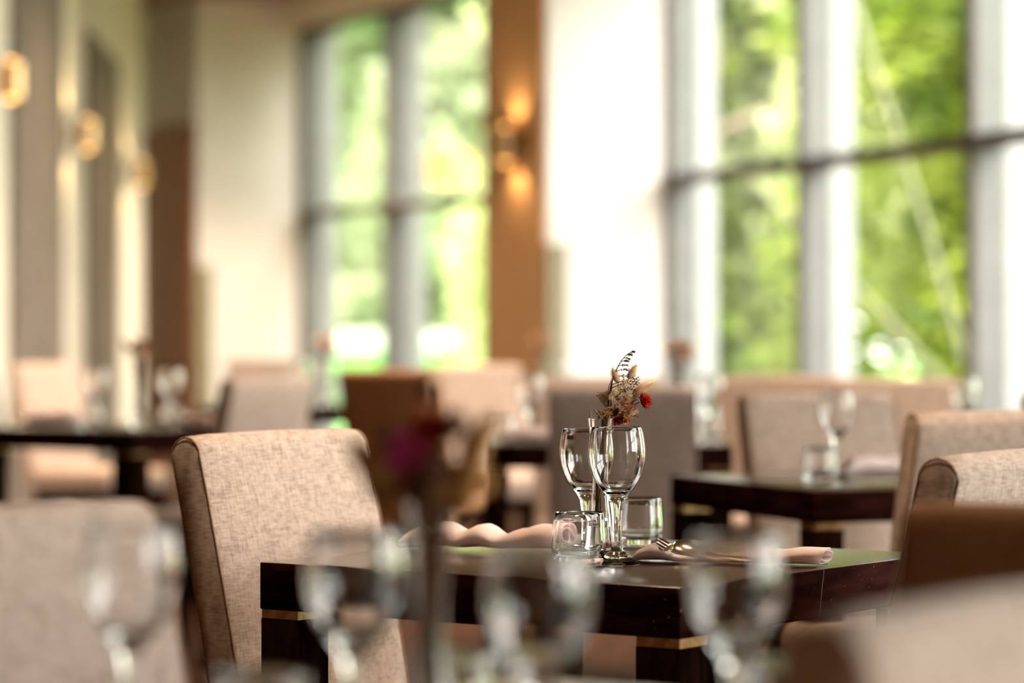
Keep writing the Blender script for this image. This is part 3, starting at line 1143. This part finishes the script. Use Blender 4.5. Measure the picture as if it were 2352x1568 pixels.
    k = MB(); fluff(k, L(310, 1210, -0.001), 0.0085, 60); k.obj('seed_head', M['stem_brown'], t)
    k = MB(); fluff(k, L(510, 1180, 0.0), 0.009, 60); k.obj('seed_head', M['stem_dark'], t)
    k = MB(); fluff(k, L(640, 1190, 0.003), 0.009, 60); k.obj('seed_head', M['stem_brown'], t)
    return t


main_bouquet()


def loose_bouquet(loc, label, items, grp=None):
    """items: (kind, material, dx, dy, dz, size)"""
    t = thing('dried_bouquet', label, 'bouquet', loc)
    for i in range(8):
        a = 2 * math.pi * i / 8
        k = MB()
        k.tube([Vector((math.cos(a) * 0.008, math.sin(a) * 0.008, 0.062)), Vector((math.cos(a) * 0.0062, math.sin(a) * 0.0062, 0.115)),
                Vector((math.cos(a) * 0.008, math.sin(a) * 0.008, 0.165)), Vector((math.cos(a) * 0.016, math.sin(a) * 0.016, 0.225))], 0.0019, 5)
        k.obj('stem', M['stem_brown'], t)
    for kind, mat, dx, dy, dz, r in items:
        k = MB()
        p = Vector((dx, dy, dz))
        if kind == 'tail':
            d = Vector((dx * 0.9, dy, 0.05)).normalized()
            tail(k, p - d * r, p + d * r, r * 0.45, 90, 0.006)
            nm = 'bunny_tail'
        elif kind == 'fluff':
            fluff(k, p, r, 50); nm = 'seed_head'
        else:
            flower(k, p, (dx * 6, -0.6, 0.5), r, 3, 11, 0.36, 0.3); nm = 'blossom'
        k.obj(nm, M[mat], t)
        k = MB()
        k.tube([Vector((dx * 0.04, dy * 0.04, 0.065)), Vector((dx * 0.1, dy * 0.1, 0.19)), p * 0.5 + Vector((dx * 0.02, 0, 0.105)), p], 0.0011, 5)
        k.obj('stem', M['stem_brown'], t)
    return t


def fgp(px, py, d=2.2):
    q = pt(px, py, d)
    o = pt(988, 750, 2.2)
    return q.x - o.x, q.z - TZ


its = []
for kind, mat, px, py, dy, r in (('flower', 'magenta', 940, 1045, -0.01, 0.022), ('flower', 'dark_red', 990, 1000, -0.005, 0.020), ('fluff', 'rust', 975, 950, 0, 0.014),
                                 ('fluff', 'stem_brown', 1035, 975, 0.005, 0.016), ('tail', 'tan', 1085, 1060, 0, 0.020), ('tail', 'tan', 1070, 1130, -0.005, 0.020), ('fluff', 'stem_brown', 1000, 1070, -0.01, 0.02), ('fluff', 'stem_brown', 900, 1010, 0.0, 0.014), ('fluff', 'tan', 1110, 1110, 0.01, 0.015),
                                 ('tail', 'tan', 850, 1065, 0, 0.024), ('fluff', 'tan', 900, 1110, 0.004, 0.015), ('fluff', 'stem_brown', 960, 1120, 0, 0.016),
                                 ('fluff', 'tan', 1020, 1120, -0.005, 0.017), ('tail', 'tan', 1100, 1005, 0.01, 0.022), ('fluff', 'stem_dark', 985, 900, 0, 0.010),
                                 ('flower', 'magenta', 930, 1080, 0.004, 0.016), ('fluff', 'tan', 1060, 1095, 0.0, 0.016), ('fluff', 'stem_brown', 870, 1120, 0.0, 0.012)):
    dx, dz = fgp(px, py)
    its.append((kind, mat, dx, dy, dz, r))
loose_bouquet(((988 - HX) * 2.2 / F, 2.2, TZ), 'blurred bouquet with magenta and tan heads on the nearest table', its)

FAR = [('flower', 'amber', 0.015, -0.01, 0.262, 0.026), ('flower', 'burlap', -0.018, 0.0, 0.252, 0.024), ('fluff', 'amber', 0.0, -0.012, 0.24, 0.02),
       ('fluff', 'amber', 0.03, 0.0, 0.245, 0.018), ('tail', 'tail', -0.038, 0.0, 0.27, 0.022), ('fluff', 'rust', 0.0, 0.0, 0.28, 0.016)]
for x, y, lab in ((0.49, 8.72, 'orange brown bouquet standing against the mullion behind the dark mauve chair'),
                  (-1.235, 9.86, 'orange bouquet on the leftmost laid table before the brown door'),
                  (-0.79, 12.72, 'small far bouquet in front of the far window'),
                  (0.135, 13.60, 'orange bouquet at the foot of the brown pier panel')):
    loose_bouquet((x, y, TZ), lab, FAR)


# ------------------------------------------------------------------ napkins and cutlery
def roll_napkin(a, b, label, w, hs, turns=2.1, seed=1, jitter=0.002, phase=0.0, ends=(0.25, 1.0), lean=None):
    """Cloth rolled about the axis a -> b (points on the table). hs: heights along the length."""
    rn = random.Random(seed)
    a, b = Vector(a), Vector(b)
    ax = b - a
    ln = ax.length
    ux = ax.normalized()
    uy = Vector((-ux.y, ux.x, 0))
    m, nt = 34, int(26 * turns)
    k = MB()
    rows = []
    ph = [rn.uniform(0, 6.28) for _ in range(6)]
    for i in range(m + 1):
        u = i / m
        f = u * (len(hs) - 1)
        j = min(int(f), len(hs) - 2)
        s = f - j
        s = s * s * (3 - 2 * s)
        h = hs[j] * (1 - s) + hs[j + 1] * s
        cl = min(1.0, ends[0] + (1 - ends[0]) * math.sqrt(min(1, u / 0.12)), ends[1] + (1 - ends[1]) * math.sqrt(min(1, (1 - u) / 0.12)))
        ww = w * (0.55 + 0.45 * cl) * (1 + 0.12 * math.sin(u * 9 + ph[0]))
        hh = h * cl
        row = []
        for q in range(nt + 1):
            th = 2 * math.pi * turns * q / nt
            rho = 1.0 - 0.62 * (q / nt)
            ang_ = th + phase - math.pi / 2
            x = math.cos(ang_)
            z = math.sin(ang_)
            x = math.copysign(abs(x) ** 0.8, x)
            wob = 1 + 0.05 * math.sin(u * 17 + th * 2 + ph[1]) + 0.04 * math.sin(u * 31 + th + ph[2])
            zz = 0.5 * hh * (1 + rho * z * (wob if z > 0 else 1.0)) + 0.0012
            xx = ww * rho * x * wob
            ou = u * ln + (jitter * math.sin(th * 1.3 + ph[3]) if i in (0, m) else 0)
            row.append(a + ux * ou + uy * xx + Vector((0, 0, zz)))
        rows.append(row)
    k.rings(rows, closed=False)
    me = k.mesh('napkin', True, 80)
    o = link('napkin', me, M['napkin'])
    md = o.modifiers.new('thickness', 'SOLIDIFY')
    md.thickness = 0.0016
    md.offset = 0
    tag(o, label, 'napkin', 'rolled pale pink napkins')
    return o


ra = pt(1462, 1283, 4.20); ra.z = TZ
rb = pt(1898, 1297, 4.105); rb.z = TZ
roll_napkin(ra, rb, 'pale pink napkin holding the fork and spoon on the table in focus', 0.041,
            [0.026, 0.029, 0.012, 0.010, 0.013, 0.018, 0.021, 0.026, 0.026], 2.2, 3, 0.004, 0.4, (0.35, 1.0))
la = pt(936, 1256, 4.47); la.z = TZ
lb = pt(1296, 1262, 4.36); lb.z = TZ
roll_napkin(la, lb, 'pale pink napkin with humps, left of the tumbler on the table in focus', 0.042,
            [0.030, 0.036, 0.040, 0.026, 0.040, 0.022, 0.034, 0.042, 0.042], 2.3, 5, 0.004, 0.9, (0.5, 0.95))
for (x, y), (dx, dy), lab, sd in (
        ((-0.283, 2.213), (0.075, -0.054), 'blurred pale napkin at the bottom left under the leftmost blurred glass', 8),
        ((0.83, 6.62), (0.11, 0.05), 'pink napkin right of the lone wine glass', 9),
        ((0.07, 8.50), (0.09, 0.01), 'pink napkin left of the dark mauve chair back', 10),
        ((-1.52, 9.86), (0.09, -0.05), 'pink napkin at the left end of the leftmost laid table', 11),
        ((-1.03, 9.70), (0.07, -0.06), 'pink napkin at the right end of the leftmost laid table', 12)):
    roll_napkin((x - dx, y - dy, TZ), (x + dx, y + dy, TZ), lab, 0.035, [0.03, 0.045, 0.04, 0.05, 0.04], 2.0, sd, 0.003, 0.5, (0.5, 1.0))


def spline(pts, n):
    out = []
    for i in range(len(pts) - 1):
        p0, p1, p2, p3 = pts[max(i - 1, 0)], pts[i], pts[i + 1], pts[min(i + 2, len(pts) - 1)]
        for j in range(n):
            t = j / n
            out.append(0.5 * ((2 * p1) + (p2 - p0) * t + (2 * p0 - 5 * p1 + 4 * p2 - p3) * t * t + (3 * p1 - p0 - 3 * p2 + p3) * t ** 3))
    out.append(pts[-1])
    return out


def strip(mb, path, widths, side, thick):
    """flat bar following path."""
    rings = []
    n = len(path)
    for i, p in enumerate(path):
        t = (path[min(i + 1, n - 1)] - path[max(i - 1, 0)]).normalized()
        s = (side - t * side.dot(t)).normalized()
        u = t.cross(s)
        w = widths[i] if isinstance(widths, list) else widths
        rings.append([p + s * w + u * 0, p + u * thick, p - s * w, p - u * thick])
    mb.rings(rings)


def cutlery(path, label, kind):
    t = thing(kind, label, kind, path[0])
    o = path[0]
    path = [p - o for p in path]
    sd = (path[-1] - path[0]).cross(Vector((0, 0, 1))).normalized()
    side = Vector((sd.x, sd.y, 0)).normalized()
    if side.y < 0:
        side = -side
    side = (side * 0.85 + Vector((0, 0, 0.53))).normalized()      # propped up by the cloth, tilted towards the sitter
    fine = spline(path, 8)
    n = len(fine)
    if kind == 'fork':
        cut = int(n * 0.26)
        for q in range(4):
            k = MB()
            off = side * (q - 1.5) * 0.0058
            strip(k, [p + off for p in fine[:cut + 1]], [0.0005 + 0.0012 * min(1, i / cut * 2) for i in range(cut + 1)], side, 0.0009)
            k.obj('tine', M['steel'], t)
        k = MB()
        ws = [0.0110 - 0.0075 * min(1, (i - cut) / (0.12 * n)) + 0.003 * max(0, (i - cut - 0.4 * n) / n) for i in range(cut, n)]
        strip(k, fine[cut:], ws, side, 0.0013)
        k.obj('handle', M['steel'], t)
    else:
        c = path[0]
        ax = (path[1] - path[0])
        ln = ax.length
        ux = ax.normalized()
        s = (side - ux * side.dot(ux)).normalized()
        up = ux.cross(s)
        if up.z < 0:
            up = -up
        rows_t, rows_b = [], []
        for i in range(13):
            a = math.pi * i / 12
            u = 0.5 - 0.5 * math.cos(a)
            hw = 0.0205 * math.sin(a) ** 0.8 * (1 - 0.18 * u) + 0.0004
            rt, rb2 = [], []
            for j in range(9):
                v = -1 + 2 * j / 8
                dz = -0.0062 * math.sin(a) * (1 - v * v)
                p = c + ux * ln * u + s * hw * v + up * dz
                rt.append(p + up * 0.0006)
                rb2.append(p - up * 0.0006)
            rows_t.append(rt + rb2[::-1])
        k = MB()
        k.rings(rows_t)
        k.obj('spoon_bowl', M['steel'], t)
        k = MB()
        st = int(n * (1.0 / (len(path) - 1))) - 1
        seg = fine[st:]
        strip(k, seg, [0.0032 + 0.0025 * (i / len(seg)) for i in range(len(seg))], side, 0.0012)
        k.obj('handle', M['steel'], t)
    return t


cutlery([pt(1506, 1241, 4.175), pt(1532, 1257, 4.155), pt(1558, 1269, 4.14), pt(1620, 1277, 4.12), pt(1735, 1285, 4.09)],
        'fork with its tines out of the pale pink napkin on the table in focus', 'fork')
cutlery([pt(1546, 1249, 4.18), pt(1622, 1268, 4.15), pt(1690, 1281, 4.13), pt(1790, 1284, 4.10)],
        'spoon beside the fork on the pale pink napkin on the table in focus', 'spoon')

# ------------------------------------------------------------------ outdoors
te = MB()
for pa, pb in zip(poly[1:], poly[2:]):
    tt = (pb - pa).normalized()
    te.box(-0.6, (pb - pa).length + 0.6, 0.32, 9.0, -0.2, -0.06, frame2(pa, tt, Vector((-tt.y, tt.x))))
struct(te.obj('bounce_paving_outside', M['bounce_paving'], smooth=False))  # unseen paving added so green lawn bounce tints the room less
g = MB()
g.box(-60, 90, -20, 120, -0.32, -0.2)
struct(g.obj('ground_outside', M['lawn'], smooth=False))
gw = MB()
gw.box(-30, 1.6, 46.0, 46.5, -0.2, 1.0)
o = gw.obj('garden_wall', M['stone'], smooth=False)
tag(o, 'low white garden wall beyond the far window', 'garden wall')


def leaf_cloud(name, c, rad, n, size, mat, parent, seed, squash=1.0):
    rl = random.Random(seed)
    vs_, fs = [], []
    lumps = [(Vector((rl.uniform(-0.75, 0.75) * rad[0], rl.uniform(-0.75, 0.75) * rad[1], rl.uniform(-0.8, 0.8) * rad[2])), rl.uniform(0.25, 0.5)) for _ in range(16)]
    for i in range(n):
        ctr, s = lumps[rl.randrange(len(lumps))]
        d = Vector((rl.gauss(0, 1), rl.gauss(0, 1), rl.gauss(0, 1))).normalized()
        rr = rl.uniform(0.55, 1.0)
        p = Vector(c) + ctr + Vector((d.x * rad[0], d.y * rad[1], d.z * rad[2])) * s * rr
        a = Vector((rl.gauss(0, 1), rl.gauss(0, 1), rl.gauss(0, 0.6))).normalized()
        b = a.cross(Vector((rl.gauss(0, 1), rl.gauss(0, 1), rl.gauss(0, 1)))).normalized()
        sz = size * rl.uniform(0.6, 1.3)
        k = len(vs_)
        vs_ += [p - a * sz, p + b * sz * 0.45, p + a * sz, p - b * sz * 0.45]
        fs.append((k, k + 1, k + 2, k + 3))
    me = bpy.data.meshes.new(name)
    me.from_pydata(vs_, [], fs)
    me.update()
    o = link(name, me, mat, parent)
    o['kind'] = 'stuff'
    return o


def tree(x, y, h, r, label, leaf, seed, n=9000, size=0.14, lean=0.0, low=0.1, name='garden_tree'):
    rt = random.Random(seed)
    t = thing(name, label, 'tree', (x, y, -0.2), 0, 'trees in the garden')
    k = MB()
    k.tube([(0, 0, 0), (lean * 0.3, 0.1, h * 0.35), (lean * 0.7, 0, h * 0.7), (lean, 0, h * 0.92)], [0.16, 0.13, 0.09, 0.03], 8)
    k.obj('trunk', M['bark'], t)
    for i in range(5):
        z = h * rt.uniform(0.3, 0.7)
        a = rt.uniform(0, 6.28)
        k = MB()
        k.tube([(lean * z / h, 0, z), (math.cos(a) * r * 0.4, math.sin(a) * r * 0.4, z + 0.5), (math.cos(a) * r * 0.8, math.sin(a) * r * 0.8, z + 1.2)], [0.07, 0.05, 0.02], 6)
        k.obj('branch', M['bark'], t)
    leaf_cloud('foliage', (lean, 0, h * (0.5 + low / 2)), (r, r, h * (0.5 - low / 2)), n, size, leaf, t, seed)
    return t


# close trees behind the leafy window on the right
tree(3.85, 22.5, 6.6, 2.0, 'fresh green tree filling the right pane of the leafy window', M['leaf_a'], 21, 30000, 0.085, low=0.0)
tree(5.6, 22.0, 7.0, 2.4, 'green tree outside near the right edge of the photo', M['leaf_a'], 22, 20000, 0.095, low=0.0)
tree(5.9, 27.2, 8.0, 2.7, 'dark leaved tree standing behind the fresh green tree', M['leaf_c'], 23, 11000, 0.18, low=0.0)
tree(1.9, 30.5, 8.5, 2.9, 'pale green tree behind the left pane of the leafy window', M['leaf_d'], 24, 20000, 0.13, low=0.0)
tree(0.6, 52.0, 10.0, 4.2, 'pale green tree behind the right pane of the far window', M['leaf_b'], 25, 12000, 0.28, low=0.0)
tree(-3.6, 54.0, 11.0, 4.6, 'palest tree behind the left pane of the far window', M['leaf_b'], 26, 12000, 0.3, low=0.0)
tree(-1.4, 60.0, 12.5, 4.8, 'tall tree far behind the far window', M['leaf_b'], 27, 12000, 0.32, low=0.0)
tree(3.2, 33.0, 9.0, 3.4, 'bright tree deep behind the fresh green tree', M['leaf_a'], 33, 12000, 0.22, low=0.0)
tree(6.4, 40.0, 10.0, 4.5, 'wide bright tree farthest back in the right garden', M['leaf_a'], 34, 12000, 0.3, low=0.0)
tree(9.0, 26.0, 7.0, 3.0, 'garden tree outside beyond the right edge, farther back', M['leaf_a'], 28, 7000, 0.2, low=0.0)
tree(11.5, 15.0, 4.6, 2.8, 'garden tree outside abreast of the right windows', M['leaf_a'], 29, 7000, 0.2, low=0.0)
tree(13.0, 6.0, 4.6, 2.8, 'garden tree outside beside the nearest right windows', M['leaf_b'], 30, 7000, 0.2, low=0.0)
tree(7.5, 33.0, 9.0, 3.4, 'big tree deep in the garden behind the right windows', M['leaf_c'], 31, 8000, 0.26, low=0.0)

# slender pale stems crossing the leafy window
def pole(p0, p1, r, label):
    t = thing('pale_sapling', label, 'sapling', (p0.x, p0.y, p0.z), 0, 'pale leaning saplings')
    k = MB()
    mid = (p0 + p1) / 2 + Vector((0.03, 0, 0.02))
    k.tube([Vector((0, 0, 0)), mid - p0, p1 - p0], [r, r * 0.85, r * 0.5], 8)
    k.obj('stem', M['pale_bark'], t)
    return t


def groundpole(px0, py0, px1, py1, d, r, label):
    a, b = pt(px0, py0, d), pt(px1, py1, d)
    dr = (b - a).normalized()
    s = (a.z + 0.2) / dr.z
    a2 = a - dr * s
    return pole(a2, b + dr * 0.6, r, label)


groundpole(2215, 850, 1970, 40, 19.6, 0.026, 'slender pale stem leaning left across the right pane of the leafy window')
groundpole(2150, 870, 1640, 330, 20.2, 0.028, 'pale stem slanting lowest across both panes of the leafy window')

# clipped hedge before the garden wall
h = thing('clipped_hedge', 'low bright green hedge below the white garden wall', 'hedge', (-1.5, 43.5, -0.2))
k = MB()
k.box(-9, 3, -0.35, 0.35, 0, 0.93)
k.obj('hedge_body', M['hedge'], h, smooth=False)
leaf_cloud('foliage', (-3, 0, 0.5), (6, 0.42, 0.48), 5000, 0.05, M['hedge'], h, 55)
